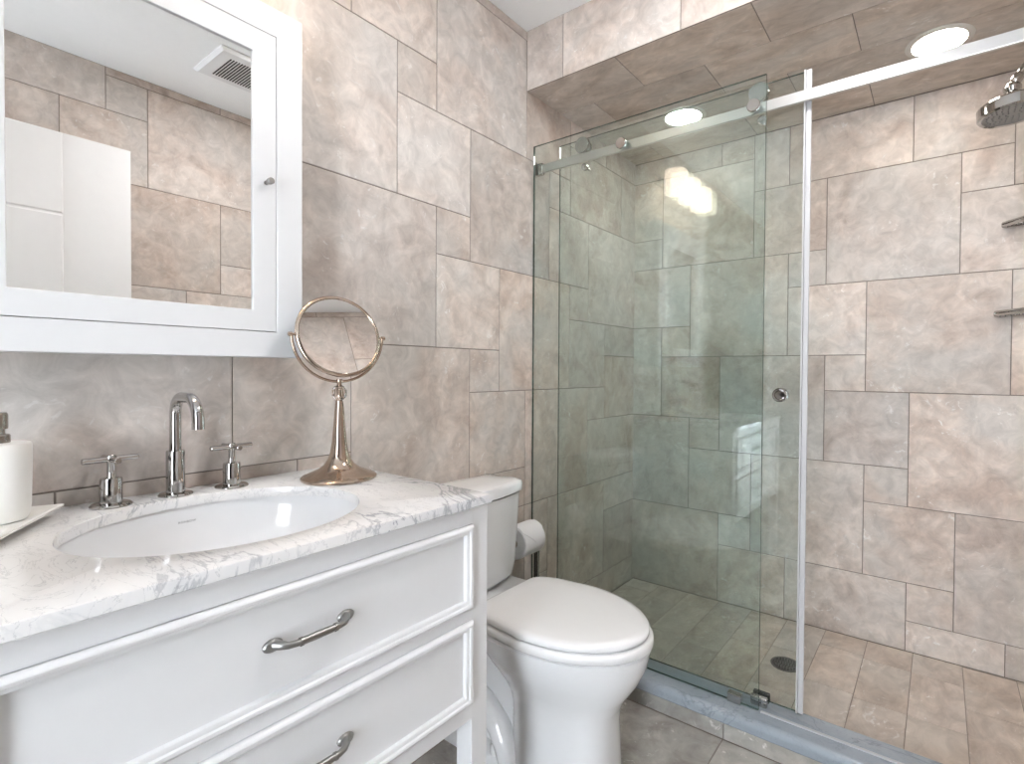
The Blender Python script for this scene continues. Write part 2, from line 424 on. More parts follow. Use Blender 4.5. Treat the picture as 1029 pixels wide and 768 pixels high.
# soffit over the shower: running-bond stone on its face and underside
sof = []
SL, SW = .463, .2288
for row in range(4):
    y0 = YSOF + .004 + row * SW; x = -.07 if row % 2 == 0 else -.297
    while x < WX:
        if min(x + SL, WX) - max(x, 0) > .01: sof.append((max(x, .001), min(x + SL, WX - .001), y0, min(y0 + SW, YB - .002)))
        x += SL
bm = B(); box(bm, 0, WX, YSOF + .012, YB, ZSOF + .012, ZC)
trim = structure(obj('trim_1', bm, M['grout'], at=(0, 0, 0)))
tiled('underside', (0, 0, ZSOF), (1, 0, 0), (0, 1, 0), (0, 0, -1), sof, [M['grout'], M['tile_soffit']], back=.008, extent=(.001, WX - .001, YSOF + .004, YB - .002), seed=41, parent=trim)
face = []; x = .174 - SL
while x < WX:
    face.append((max(x, .001), min(x + SL, WX - .001), ZSOF, ZC)); x += SL
tiled('fascia', (0, YSOF, 0), (1, 0, 0), (0, 0, 1), (0, -1, 0), face, [M['grout'], M['tile']], back=.008, extent=(.001, WX - .001, ZSOF + .001, ZC), seed=43, parent=trim)

# floors
fl = []
for r, yy in enumerate([1.6005 - .457 * k for k in range(0, 8)]):
    x = .800 - 3 * .457 + (0 if r % 2 == 0 else .229)
    while x < WX:
        if min(x + .457, WX) - max(x, 0) > .01: fl.append((max(x, .002), min(x + .457, WX - .002), max(yy - .457, YF), yy))
        x += .457
fl = [r for r in fl if r[3] - r[2] > .01]
structure(tiled('floor', (0, 0, ZF), (1, 0, 0), (0, 1, 0), (0, 0, 1), fl, [M['grout'], M['tile_floor']], extent=(-.02, WX + .02, YF - .12, 1.61), seed=51, gap=.0035))
sh = []
ph = [2.36, 2.08, 2.36, 2.20, 2.24, 2.07, 2.05, 2.352, 2.205, 2.195, 2.35, 2.1]
for k in range(-1, 12):
    x0, x1 = .165 + .1555 * k, .165 + .1555 * (k + 1)
    y = ph[k % 12] - .305 * 3
    while y < YB:
        a, b_ = max(y, 1.705), min(y + .305, YB - .002)
        if b_ - a > .01 and min(x1, WX) - max(x0, 0) > .01: sh.append((max(x0, .002), min(x1, WX - .002), a, b_))
        y += .305
structure(tiled('floor_shower', (0, 0, ZS), (1, 0, 0), (0, 1, 0), (0, 0, 1), sh, [plain('shower_grout', (.30, .265, .23), .9), M['tile_shower']], extent=(-.02, WX + .02, 1.70, YB + .02), seed=53, gap=.0026, proud=.0016))

# shower curb: grey marble slab over a stone riser
curb = thing('shower_curb', 'low grey marble curb with stone riser running under the shower glass', 'shower curb', (WX / 2, 1.65, ZF))
SLAB0, SLAB1, SZ0, SZ1 = 1.582, 1.722, .030, .070
bm = B()
prof = [(SLAB1, SZ0), (SLAB1, SZ1 - .004), (SLAB1 - .004, SZ1)] + [(SLAB0 + .020 - .020 * math.sin(t), SZ1 - .020 + .020 * math.cos(t)) for t in [i * math.pi / 16 for i in range(9)]] + [(SLAB0, SZ0 + .004), (SLAB0 + .004, SZ0)]
rings(bm, [[Vector((x, y, z)) for y, z in prof] for x in (.001, WX - .001)])
obj('slab', bm, M['curb'], curb, smooth=40)
ris = [(.001, .345, ZF, .030), (.345, .802, ZF, .030), (.802, 1.259, ZF, .030), (1.259, 1.716, ZF, .030), (1.716, WX - .001, ZF, .030)]
tiled('riser', (0, 1.600, 0), (1, 0, 0), (0, 0, 1), (0, -1, 0), ris, [M['grout'], M['tile_floor']], back=.10, extent=(.001, WX - .001, ZF, .030), seed=57, parent=curb)
bm = B(); box(bm, .90, WX - .002, 1.641, 1.650, .070, .0745, .0012)
obj('threshold_strip', bm, plain('threshold', (.42, .44, .47), .3), curb, label='thin bright strip on the curb')

# ------------------------------------------------------------------ vanity
VY0, VY1, VX = .025, .820, .545
VTOP = .820
van = thing('vanity_cabinet', 'white vanity cabinet with two wide moulded drawers, on legs against the tiled wall', 'cabinet', (.28, .4225, ZF))
DR = [(.609, .784), (.409, .584)]
DY0, DY1 = .070, .775
bm = B()
box(bm, .525, VX, DY0 - .001, DY1 + .001, .7845, VTOP, .0004); box(bm, .525, VX, DY0 - .001, DY1 + .001, .5845, .6085, .0004); box(bm, .525, VX, DY0 - .001, DY1 + .001, .375, .4085, .0004)
obj('face_frame', bm, M['white'], van)
bm = B()
box(bm, .05, .500, VY0 + .004, VY0 + .022, .375, VTOP); box(bm, .05, .500, VY1 - .022, VY1 - .004, .375, VTOP)
box(bm, .02, .04, VY0 + .02, VY1 - .02, .375, VTOP); box(bm, .04, .522, VY0 + .022, VY1 - .022, .378, .392)
obj('carcass', bm, M['white'], van)
for (x0, x1) in ((.500, VX), (.012, .057)):
    for (y0, y1) in ((DY1, VY1), (VY0, DY0)):
        bm = B(); box(bm, x0, x1, y0, y1, ZF, VTOP, .0015)
        obj('leg', bm, M['white'], van)

MP = [(0, 0), (0, .0035), (.0025, .0075), (.0065, .0095), (.0105, .0085), (.0125, .0055), (.0150, .0050), (.0185, .0030), (.0200, -.0020), (.0200, -.006)]
def moulding(bm, y0, y1, z0, z1, x):
    rs = [[Vector((x + h, y, z)) for y, z in ((y0 + d, z0 + d), (y1 - d, z0 + d), (y1 - d, z1 - d), (y0 + d, z1 - d))] for d, h in MP]
    rings(bm, rs, False, False)
def pull(bm, y0, y1, z, x):
    """bar pull: two round feet, bowed necks and a straight grip"""
    for y, s in ((y0, 1), (y1, -1)):
        t = B(); lathe(t, [(.012, 0), (.012, .002), (.0095, .0055), (.004, .008)], (x, y, z), (1, 0, 0), 20)
        for v in t.verts: v.co.y = y + (v.co.y - y) * 1.25; v.co.z = z + (v.co.z - z) * .82
        join(bm, t)
        tube(bm, [(x + .003, y + s * .001, z + .001), (x + .012, y + s * .006, z + .001), (x + .020, y + s * .014, z), (x + .0235, y + s * .024, z), (x + .024, y + s * .031, z)],
             [.0075, .0065, .0052, .0050, .0056], 14)
    for y, s in ((y0, 1), (y1, -1)):
        tube(bm, [(x + .024, y + s * .029, z), (x + .024, y + s * .033, z)], .0066, 14)
    tube(bm, [(x + .024, y0 + .032, z), (x + .024, (y0 + y1) / 2, z), (x + .024, y1 - .032, z)], [.0055, .0060, .0055], 16)
for (z0, z1) in DR:
    bm = B(); box(bm, .510, VX - .004, DY0 + .012, DY1 - .012, z0 + .012, z1 - .012)
    box(bm, .12 if z0 < .5 else .50, .510, DY0 + .02, DY1 - .02, z0 + .02, z1 - .02)
    dr = obj('drawer', bm, M['white'], van)
    bm = B(); moulding(bm, DY0 + .0006, DY1 - .0006, z0, z1, VX)
    obj('moulding', bm, M['white'], dr, smooth=35)
    bm = B(); zc = z0 + .090 if z0 > .5 else z0 + .085
    pull(bm, .371, .488, zc, VX - .004)
    obj('pull_handle', bm, M['pewter'], dr, smooth=40, label='brushed pewter bar pull')

# marble worktop with its oval cut-out
CT0, CT1 = .822, .842
SCX, SCY, SAX, SAY = .292, .412, .203, .229
def rect_ring(x0, x1, y0, y1, z, angs):
    out = []
    for t in angs:
        c, s = math.cos(t), math.sin(t)
        kx = ((x1 - SCX) / c if c > 1e-9 else (x0 - SCX) / c if c < -1e-9 else 1e9)
        ky = ((y1 - SCY) / s if s > 1e-9 else (y0 - SCY) / s if s < -1e-9 else 1e9)
        k = min(kx, ky); out.append(Vector((SCX + c * k, SCY + s * k, z)))
    return out
X0, X1, Y0, Y1 = .001, .560, .022, .818
angs = sorted([2 * math.pi * k / 96 for k in range(96)] + [math.atan2(y - SCY, x - SCX) % (2 * math.pi) for x in (X0, X1) for y in (Y0, Y1)])
ell = lambda a, b, z: [Vector((SCX + a * math.cos(t), SCY + b * math.sin(t), z)) for t in angs]
def ellp(g, z):   # ellipse hit by the same polar angles
    out = []
    for t in angs:
        c, s = math.cos(t), math.sin(t); k = 1 / math.sqrt((c / (SAX + g)) ** 2 + (s / (SAY + g)) ** 2); out.append(Vector((SCX + c * k, SCY + s * k, z)))
    return out
bm = B(); e = .003
rr = [ellp(0, CT0), ellp(0, CT1 - e), ellp(e * .3, CT1 - e * .3), ellp(e, CT1),
      rect_ring(X0, X1 - e, Y0 + e, Y1 - e, CT1, angs), rect_ring(X0, X1 - e * .3, Y0 + e * .3, Y1 - e * .3, CT1 - e * .3, angs), rect_ring(X0, X1, Y0, Y1, CT1 - e, angs),
      rect_ring(X0, X1, Y0, Y1, CT0 + .002, angs), rect_ring(X0, X1 - .002, Y0 + .002, Y1 - .002, CT0, angs), ellp(0, CT0)]
rings(bm, rr, False, False); bmesh.ops.remove_doubles(bm, verts=bm.verts[:], dist=1e-6)
tag(obj('countertop', bm, M['marble'], smooth=30), 'white grey-veined marble worktop with oval cut-out on the white vanity', 'countertop')

# undermount basin
basin = thing('sink_basin', 'white oval undermount basin set beneath the marble worktop', 'sink', (SCX, SCY, .68))
bm = B()
inn = [(0.005, CT0 - .0005), (.004, CT0 - .012), (0.0, CT0 - .035), (-.012, CT0 - .075), (-.04, CT0 - .11), (-.085, CT0 - .132), (-.14, CT0 - .141), (-.18, CT0 - .143)]
rs = [ellp(.022, CT0 - .014), ellp(.022, CT0 - .0005)] + [ellp(g, z) for g, z in inn]
out = [ellp(g + .012, z - .012) for g, z in inn[::-1]] 
rings(bm, rs + out + [ellp(.022, CT0 - .014)], False, False); bmesh.ops.remove_doubles(bm, verts=bm.verts[:], dist=1e-6)
obj('bowl', bm, M['porcelain'], basin, smooth=50)
bm = B(); lathe(bm, [(.0, 0), (.020, 0), (.022, .002), (.021, .004), (.010, .0055), (0.0005, .006)], (SCX, SCY, CT0 - .1435), n=24, cap0=False)
obj('drain', bm, M['chrome'], basin, smooth=40, label='chrome drain')
# maker's mark printed on the back of the bowl
def text_mesh(s, size, mat, parent, mtx, name):
    cu = bpy.data.curves.new('t', 'FONT'); cu.body = s; cu.size = size; cu.align_x = 'CENTER'; cu.align_y = 'CENTER'; cu.extrude = .0002
    cu.space_character = 1.15
    to = bpy.data.objects.new('t', cu); COL.objects.link(to)
    bpy.context.view_layer.update()
    me = bpy.data.meshes.new_from_object(to.evaluated_get(bpy.context.evaluated_depsgraph_get()))
    bpy.data.objects.remove(to); bm = B(); bm.from_mesh(me); bpy.data.meshes.remove(me)
    bm.transform(mtx); return obj(name, bm, mat, parent)
LOGO = Vector((SCX - SAX + .0005, .416, CT0 - .031))
mt = Matrix(((0, 0, 1, LOGO.x + .0012), (1, 0, 0, LOGO.y), (0, 1, 0, LOGO.z), (0, 0, 0, 1)))
text_mesh('RONBOW', .0062, M['ink'], basin, mt, 'lettering')

# taps: spout and two cross-handles
FX = .060
def handle(y, label):
    t = thing('basin_tap', label, 'faucet handle', (FX, y, CT1), 'cross handles of the basin faucet')
    bm = B(); lathe(bm, [(.0325, 0), (.0325, .002), (.030, .005), (.020, .0065)], (FX, y, CT1), n=36)
    obj('flange', bm, M['chrome'], t, smooth=35)
    bm = B(); lathe(bm, [(.0172, .004), (.0172, .050), (.0160, .053), (.010, .054)], (FX, y, CT1), n=32)
    obj('valve_body', bm, M['chrome'], t, smooth=35)
    bm = B(); lathe(bm, [(.0072, .052), (.0066, .060), (.0066, .082), (.0080, .086), (.0085, .094), (.0070, .0965)], (FX, y, CT1), n=24)
    obj('stem', bm, M['chrome'], t, smooth=35)
    bm = B(); z = CT1 + .0885
    a = math.radians(4)
    for k in range(2):
        d = Vector((-math.sin(a + k * math.pi / 2), math.cos(a + k * math.pi / 2), 0)); c = Vector((FX, y, z)); L = .043 if k == 0 else .036
        tube(bm, [c - d * L, c - d * (L - .0008), c + d * (L - .0008), c + d * L], [.0048, .0056, .0056, .0048], 16)
    obj('cross_bar', bm, M['chrome'], t, smooth=35)
    return t
handle(.302, 'chrome cross handle on the worktop between the soap tray and the spout')
handle(.512, 'chrome cross handle on the worktop between the spout and the pedestal mirror')
sp = thing('faucet_spout', 'tall chrome gooseneck spout standing behind the basin', 'faucet', (FX - .006, .408, CT1))
sx = FX - .006; sy = .408
bm = B(); lathe(bm, [(.0300, 0), (.0300, .002), (.028, .0045), (.018, .006)], (sx, sy, CT1), n=36); obj('flange', bm, M['chrome'], sp, smooth=35)
bm = B(); lathe(bm, [(.0165, .004), (.0165, .090), (.0155, .0925), (.010, .093)], (sx, sy, CT1), n=32); obj('body', bm, M['chrome'], sp, smooth=35)
bm = B(); R1, R2, ZT, RE = .036, .046, 1.045, .117
pts = [(sx, sy, CT1 + .09), (sx, sy, ZT - R1 - .03)] + [tuple(p) for p in arc((sx + R1, sy, ZT - R1), R1, math.pi, math.pi / 2, 14, (1, 0, 0), (0, 0, 1))] + \
      [tuple(p) for p in arc((sx + RE - R2, sy, ZT - R2), R2, math.pi / 2, 0, 14, (1, 0, 0), (0, 0, 1))] + [(sx + RE, sy, ZT - R2 - .004)]
tube(bm, pts, .0105, 24); obj('gooseneck', bm, M['chrome'], sp, smooth=60)
bm = B(); lathe(bm, [(.0108, 0), (.0108, .012)], (sx + RE, sy, ZT - R2 - .013), n=24); obj('aerator', bm, M['chrome'], sp, smooth=35)

# pedestal mirror
PX, PY = .168, .705
pm = thing('makeup_mirror', 'round pedestal mirror in rosy nickel with crystal ball, on the marble worktop', 'mirror', (PX, PY, CT1))
bm = B(); lathe(bm, [(.083, 0), (.085, .002), (.085, .006), (.082, .009), (.068, .015), (.048, .024), (.034, .035), (.026, .048), (.0205, .064), (.0165, .090), (.0140, .12), (.0118, .15), (.0096, .178), (.0082, .187), (.004, .188)], (PX, PY, CT1), n=56)
obj('flared_base', bm, M['bronze'], pm, smooth=40)
bm = B()
lathe(bm, [(.004, -.0185), (.010, -.0165), (.0175, -.007), (.0175, .007), (.010, .0165), (.004, .0185)], (PX, PY, CT1 + .205), n=7)
obj('crystal_ball', bm, M['crystal'], pm, label='clear faceted crystal ball')
bm = B(); lathe(bm, [(.0055, .187), (.0055, .228), (.0075, .232), (.0065, .238)], (PX, PY, CT1), n=20)
MC = Vector((PX, PY, 1.182)); YR = .108; AZ = math.radians(-8.5)
AXH = Vector((-math.sin(AZ), math.cos(AZ), 0))
tube(bm, [tuple(p) for p in arc(MC, YR, math.pi, 2 * math.pi, 40, AXH, (0, 0, 1))], .0034, 12)
for s in (-1, 1):
    lathe(bm, [(.0052, -.001), (.0052, .006), (.003, .008)], MC + AXH * (s * YR), AXH * s, 14)
    tube(bm, [MC + AXH * (s * (YR + .001)), MC + AXH * (s * .096)], .003, 10)
obj('yoke', bm, M['bronze'], pm, smooth=45)
TI = math.radians(15.6); nx = Vector((math.cos(TI) * math.cos(AZ), math.cos(TI) * math.sin(AZ), math.sin(TI)))
bm = B(); lathe(bm, [(.088, -.004), (.096, -.006), (.1005, -.003), (.1015, .001), (.0995, .0045), (.0945, .006), (.0925, .004), (.0925, .0015)], MC, nx, 72, cap0=True, cap1=False)
obj('rim', bm, M['bronze'], pm, smooth=50)
bm = B(); lathe(bm, [(.0930, .0022), (.0925, .0028)], MC, nx, 72)
obj('looking_glass', bm, M['dim_mirror'], pm, label='silver mirror glass')

# soap dispenser on its tray
TZ = CT1
tr = [Vector((.082, .233, 0)), Vector((.262, .130, 0)), Vector((.165, -.020, 0)), Vector((.012, .085, 0))]
def inset(q, d):
    n = len(q); out = []
    for i in range(n):
        a, b, c = q[i - 1], q[i], q[(i + 1) % n]
        d1 = (b - a).normalized(); d2 = (c - b).normalized()
        bis = (d2 - d1).normalized(); s = math.sqrt(max(1e-6, (1 - d1.dot(-d2)) / 2)); sn = abs(d1.cross(d2).z) ** .5
        out.append(b + bis * d / max(.3, math.sin(math.acos(max(-1, min(1, d1.dot(-d2)))) / 2)))
    return out
def rnd(q, r=.012, n=5):
    out = []
    m = len(q)
    for i in range(m):
        a, b, c = q[i - 1], q[i], q[(i + 1) % m]
        p0 = b + (a - b).normalized() * r; p1 = b + (c - b).normalized() * r
        for k in range(n + 1):
            t = k / n; out.append(p0 * (1 - t) ** 2 + b * 2 * t * (1 - t) + p1 * t * t)
    return out
def at_z(q, z): return [Vector((p.x, p.y, z)) for p in q]
bm = B()
q0, q1, q2 = rnd(inset(tr, .034), .02), rnd(inset(tr, .004), .006), rnd(tr, .006)
q3, q4 = rnd(inset(tr, .008), .008), rnd(inset(tr, .030), .02)
rings(bm, [at_z(q0, TZ), at_z(q0, TZ + .003), at_z(q1, TZ + .0165), at_z(q2, TZ + .0185), at_z(q2, TZ + .0215), at_z(q1, TZ + .0225), at_z(q3, TZ + .0205), at_z(q4, TZ + .009)])
tag(obj('soap_tray', bm, M['ceramic'], smooth=35), 'white ceramic tray with raised edges under the soap dispenser', 'tray')
SDX, SDY, SDZ = .088, .149, TZ + .009
sd = thing('soap_dispenser', 'white ceramic soap dispenser with brushed metal pump standing on the tray', 'soap dispenser', (SDX, SDY, SDZ))
bm = B(); lathe(bm, [(.030, 0), (.036, .003), (.039, .010), (.0405, .025), (.0425, .11), (.0425, .125), (.0405, .1285), (.017, .1295)], (SDX, SDY, SDZ), n=48)
obj('bottle', bm, M['ceramic'], sd, smooth=40)
bm = B(); lathe(bm, [(.0165, .1295), (.0165, .141), (.015, .143), (.0105, .143), (.0105, .153)], (SDX, SDY, SDZ), n=32)
obj('collar', bm, M['brushed'], sd, smooth=35)
bm = B(); lathe(bm, [(.0135, .152), (.0140, .154), (.0140, .175), (.0125, .1785), (.006, .179)], (SDX, SDY, SDZ), n=32)
tube(bm, [(SDX, SDY, SDZ + .169), (SDX + .012, SDY - .03, SDZ + .170), (SDX + .016, SDY - .042, SDZ + .166)], [.006, .0055, .0045], 12)
obj('pump_head', bm, M['brushed'], sd, smooth=35)

# ------------------------------------------------------------------ mirror cabinet
MX = .085
MY0, MY1, MZ0, MZ1 = .050, .659, 1.130, 1.928
D0, D1, E0, E1 = .111, .598, 1.189, 1.863
G0, G1, H0, H1 = .163, .547, 1.236, 1.811
mc = thing('mirror_cabinet', 'white wall cabinet with mirrored door hung on the tiles over the vanity', 'cabinet', (0, (MY0 + MY1) / 2, MZ0))
def frame_bars(bm, x0, x1, a, b, bev=.0012):
    (y0, y1, z0, z1), (u0, u1, w0, w1) = a, b
    rs = [[Vector((x, y, z)) for y, z in ((r[0], r[2]), (r[1], r[2]), (r[1], r[3]), (r[0], r[3]))] for x, r in
          ((x0, a), (x1 - bev, a), (x1, (y0 + bev, y1 - bev, z0 + bev, z1 - bev)), (x1, (u0 - bev, u1 + bev, w0 - bev, w1 + bev)), (x1 - bev, b), (x0, b), (x0, a))]
    rings(bm, rs, False, False); bmesh.ops.remove_doubles(bm, verts=bm.verts[:], dist=1e-6)
bm = B(); frame_bars(bm, .001, MX, (MY0, MY1, MZ0, MZ1), (D0 - .0015, D1 + .0015, E0 - .0015, E1 + .0015))
box(bm, .001, .012, D0 - .001, D1 + .001, E0 - .001, E1 + .001)
obj('case', bm, M['white'], mc)
bm = B(); frame_bars(bm, .060, MX, (D0, D1, E0, E1), (G0, G1, H0, H1))
dr = obj('door', bm, M['white'], mc)
bm = B(); box(bm, .070, .0795, G0 - .004, G1 + .004, H0 - .004, H1 + .004)
obj('mirror_pane', bm, M['mirror'], dr, label='silver mirror pane')
bm = B(); lathe(bm, [(.005, 0), (.0045, .012), (.0065, .014), (.0072, .018), (.0072, .026), (.006, .028)], (MX - .001, .5755, 1.5255), (1, 0, 0), 24)
obj('knob', bm, M['pewter'], dr, smooth=35, label='small round brushed metal knob')

# vanity light over the cabinet (seen in the shower glass)
vl = thing('vanity_light', 'chrome wall light with three white cylinder shades, mirrored in the shower glass', 'wall lamp', (0, .32, 2.19))
bm = B(); box(bm, .001, .022, .02, .58, 2.165, 2.215, .003)
obj('back_plate', bm, M['chrome'], vl)
for y in (.51, .32, .13):
    bm = B(); tube(bm, [(.02, y, 2.19), (.05, y, 2.195), (.085, y, 2.222), (.108, y, 2.240)], .007, 12); lathe(bm, [(.022, .0), (.022, .008), (.012, .014)], (.115, y, 2.2275), n=24)
    obj('arm', bm, M['chrome'], vl, smooth=40)
    bm = B(); lathe(bm, [(.020, .1265), (.058, .1265), (.063, .122), (.064, .112), (.064, 0), (.061, 0), (.061, .110), (.056, .122), (.020, .1235)], (.115, y, 2.102), n=40, cap0=False, cap1=False)
    s = obj('lamp_shade', bm, M['shade'], vl, smooth=40, label='glowing white shade')
    bm = B(); lathe(bm, [(.010, .118), (.012, .095), (.022, .075), (.026, .055), (.020, .036), (.006, .028)], (.115, y, 2.102), n=20)
    obj('bulb', bm, M['bulb'], s, smooth=60)

# ------------------------------------------------------------------ toilet
TY = 1.198
tl = thing('toilet', 'white two-piece toilet with closed lid between the vanity and shower glass', 'toilet', (.35, TY, ZF))
def egg(x0, x1, w, z, n=64, pw=2.0, pb=2.6, yc=TY, taper=0.0):
    """outline: rounded back at x0, longer rounded nose at x1"""
    xm = x0 + (x1 - x0) * .42; out = []
    for k in range(n):
        t = 2 * math.pi * k / n; c, s = math.cos(t), math.sin(t)
        ax = (x1 - xm) if c > 0 else (xm - x0)
        p = pw if c > 0 else pb
        fx_ = math.copysign(abs(c) ** (2 / p), c)
        out.append(Vector((xm + ax * fx_, yc + w * math.copysign(abs(s) ** (2 / p), s) * (1 - taper * min(0, fx_) ** 2), z)))
    return out
bm = B()
sec = [(.33, .655, .112, ZF, 2.9), (.33, .655, .112, ZF + .012, 2.9), (.335, .650, .107, .02, 2.9), (.335, .647, .104, .10, 2.8), (.335, .645, .104, .165, 2.7), (.325, .652, .109, .205, 2.5), (.300, .675, .125, .245, 2.3),
       (.262, .706, .150, .290, 2.15), (.232, .728, .171, .335, 2.05), (.215, .736, .181, .368, 2.0), (.213, .739, .183, .382, 2.0), (.222, .732, .176, .387, 2.0)]
rings(bm, [egg(a, b, w, z, pw=p) for a, b, w, z, p in sec])
obj('bowl', bm, M['porcelain'], tl, smooth=50)
bm = B()   # rear body: deck, narrow waist, trapway and foot
def rrect(x0, x1, hw, z, r=.03, n=8):
    out = []
    for cx, cy, a0 in ((x1 - r, hw - r, 0), (x0 + r, hw - r, 90), (x0 + r, -hw + r, 180), (x1 - r, -hw + r, 270)):
        for k in range(n + 1):
            t = math.radians(a0 + 90 * k / n); out.append(Vector((cx + r * math.cos(t), TY + cy + r * math.sin(t), z)))
    return out
rings(bm, [rrect(.09, .50, .068, ZF + .03), rrect(.09, .48, .066, .05), rrect(.09, .46, .064, .20), rrect(.06, .42, .075, .27), rrect(.03, .38, .12, .325), rrect(.022, .36, .158, .365), rrect(.022, .35, .165, .392), rrect(.026, .346, .161, .397)])
obj('rear_body', bm, M['porcelain'], tl, smooth=50)
bm = B(); rings(bm, [rrect(.07, .56, .112, ZF, .05), rrect(.07, .56, .112, ZF + .028, .05), rrect(.078, .55, .102, ZF + .04, .05)])
obj('foot', bm, M['porcelain'], tl, smooth=50)
for s in (-1, 1):
    bm = B(); y = TY + s * .060
    tube(bm, [(.47, y, .30), (.43, y + s * .012, .235), (.38, y + s * .018, .19), (.30, y + s * .02, .205), (.235, y + s * .018, .195), (.20, y + s * .014, .13), (.20, y + s * .012, .05), (.20, y + s * .01, -.01)] if s > 0 else
             [(.10, y, .17), (.19, y - .010, .15), (.255, y - .018, .125), (.315, y - .022, .080), (.345, y - .024, .035), (.355, y - .022, .0), (.356, y - .02, -.02)], .036, 18)
    obj('trapway', bm, M['porcelain'], tl, smooth=60)
    bm = B(); lathe(bm, [(.0155, 0), (.0165, .004), (.0160, .022), (.013, .029), (.005, .031)], (.312 if s < 0 else .30, TY + s * .094, ZF + .036), n=24)
    obj('bolt_cap', bm, M['seatplastic'], tl, smooth=50)
bm = B()   # seat ring
K = dict(pb=7, taper=.22)
rings(bm, [egg(.262, .738, .183, .3895, **K), egg(.259, .743, .1865, .3935, **K), egg(.259, .743, .1865, .4085, **K), egg(.263, .738, .182, .4135, **K), egg(.31, .68, .125, .4135), egg(.31, .68, .125, .3895), egg(.262, .738, .183, .3895, **K)], False, False)
bmesh.ops.remove_doubles(bm, verts=bm.verts[:], dist=1e-6)
obj('seat', bm, M['seatplastic'], tl, smooth=50)
bm = B(); K = dict(pb=9, taper=.22)
rings(bm, [egg(.270, .726, .179, .4160, **K), egg(.266, .732, .1825, .4205, **K), egg(.266, .732, .1825, .4285, **K), egg(.270, .727, .178, .4350, **K), egg(.280, .708, .163, .4385, **K), egg(.32, .64, .11, .4405, pb=5), egg(.41, .54, .03, .441)])
obj('lid', bm, M['seatplastic'], tl, smooth=60)
for s in (-1, 1):
    bm = B(); box(bm, .232, .275, TY + s * .075 - .018, TY + s * .075 + .018, .388, .414, .005, 3)
    obj('hinge', bm, M['seatplastic'], tl, smooth=50)
def tank_ring(hw, d0, d1, z, bow=.03, r=.035):
    """flat back at d0, front bowed out by `bow`"""
    hw -= .004; d1 -= .007
    out = [Vector((d0, TY - hw + .01, z)), Vector((d0, TY + hw - .01, z))]
    n = 8
    xf = lambda y: d1 - bow * ((y - TY) / hw) ** 2
    for k in range(n + 1):       # +y front corner
        t = math.pi / 2 * k / n
        y = TY + hw - r + r * math.cos(t); x = xf(TY + hw - r) - r + r * math.sin(t); out.append(Vector((x, y, z)))
    for k in range(1, 16):
        y = TY + (hw - r) * (1 - 2 * k / 16); out.append(Vector((xf(y), y, z)))
    for k in range(n + 1):
        t = math.pi / 2 * (1 - k / n)
        y = TY - hw + r - r * math.cos(t); x = xf(TY - hw + r) - r + r * math.sin(t); out.append(Vector((x, y, z)))
    return out
bm = B()
rings(bm, [tank_ring(.125, .05, .165, .398, .02, .05), tank_ring(.150, .04, .180, .402, .022, .05), tank_ring(.170, .03, .193, .420, .026, .045), tank_ring(.177, .022, .199, .46, .03, .04), tank_ring(.180, .02, .206, .60, .03), tank_ring(.183, .02, .210, .692, .03)])
obj('tank', bm, M['porcelain'], tl, smooth=50)
bm = B()
rings(bm, [tank_ring(.181, .019, .207, .6935, .03), tank_ring(.190, .014, .217, .699, .03), tank_ring(.191, .013, .218, .722, .03), tank_ring(.187, .016, .214, .731, .03), tank_ring(.175, .03, .20, .735, .03), tank_ring(.10, .08, .15, .7365, .02)])
obj('tank_lid', bm, M['porcelain'], tl, smooth=50)
bm = B(); lathe(bm, [(.012, 0), (.012, .006), (.006, .010)], (.186, TY - .13, .65), (1, 0, 0), 20); tube(bm, [(.193, TY - .13, .65), (.203, TY - .125, .649), (.205, TY - .07, .645)], [.005, .006, .005], 12)
obj('flush_lever', bm, M['chrome'], tl, smooth=40)

# paper holder and roll
HX, HY, HZ = .088, 1.584, .487
ph_ = thing('toilet_paper_stand', 'thin chrome stand with black pole behind the toilet by the shower glass', 'toilet paper holder', (HX, HY, ZF))
bm = B(); lathe(bm, [(.035, 0), (.035, .006), (.031, .009), (.008, .011)], (HX, HY - .022, ZF), n=32); obj('base', bm, M['chrome'], ph_, smooth=35)
bm = B(); box(bm, HX - .003, HX + .002, HY - .024, HY - .016, ZF + .01, HZ + .004, .001)
obj('pole', bm, M['black'], ph_, label='black pole')
bm = B(); box(bm, HX + .002, HX + .010, HY - .016, HY - .004, ZF + .01, HZ - .004, .001); obj('pole_trim', bm, M['chrome'], ph_)
bm = B(); tube(bm, [(HX, HY - .02, HZ), (HX, HY - .06, HZ), (HX, 1.440, HZ)], .006, 12); obj('arm', bm, M['chrome'], ph_, smooth=40)
RY0, RY1, RR = 1.436, 1.552, .060
rl = thing('toilet_paper_roll', 'white toilet paper roll with folded end beside the toilet tank', 'toilet paper', (HX, (RY0 + RY1) / 2, HZ - RR))
bm = B(); RZ = HZ - .010
lathe(bm, [(.019, 0), (RR - .003, 0), (RR, .003), (RR, RY1 - RY0 - .003), (RR - .003, RY1 - RY0), (.019, RY1 - RY0), (.019, 0)], (HX, RY0, RZ), (0, 1, 0), 56, False, False)
bmesh.ops.remove_doubles(bm, verts=bm.verts[:], dist=1e-6)
obj('roll', bm, M['paper'], rl, smooth=40)
bm = B()   # last sheet folded to a point, lying on the roll
def on_roll(a, y, r): return Vector((HX + r * math.cos(a), y, RZ + r * math.sin(a)))
rows = []
n = 14
for k in range(n + 1):
    a = math.radians(88 - 88 * k / n)
    half = (RY1 - RY0) / 2 - .002 if k < 7 else ((RY1 - RY0) / 2 - .002) * max(.02, 1 - (k - 7) / 7)
    ym = (RY0 + RY1) / 2
    rows.append([on_roll(a, ym - half, RR + .0005), on_roll(a, ym + half, RR + .0005), on_roll(a, ym + half, RR + .0022), on_roll(a, ym - half, RR + .0022)])
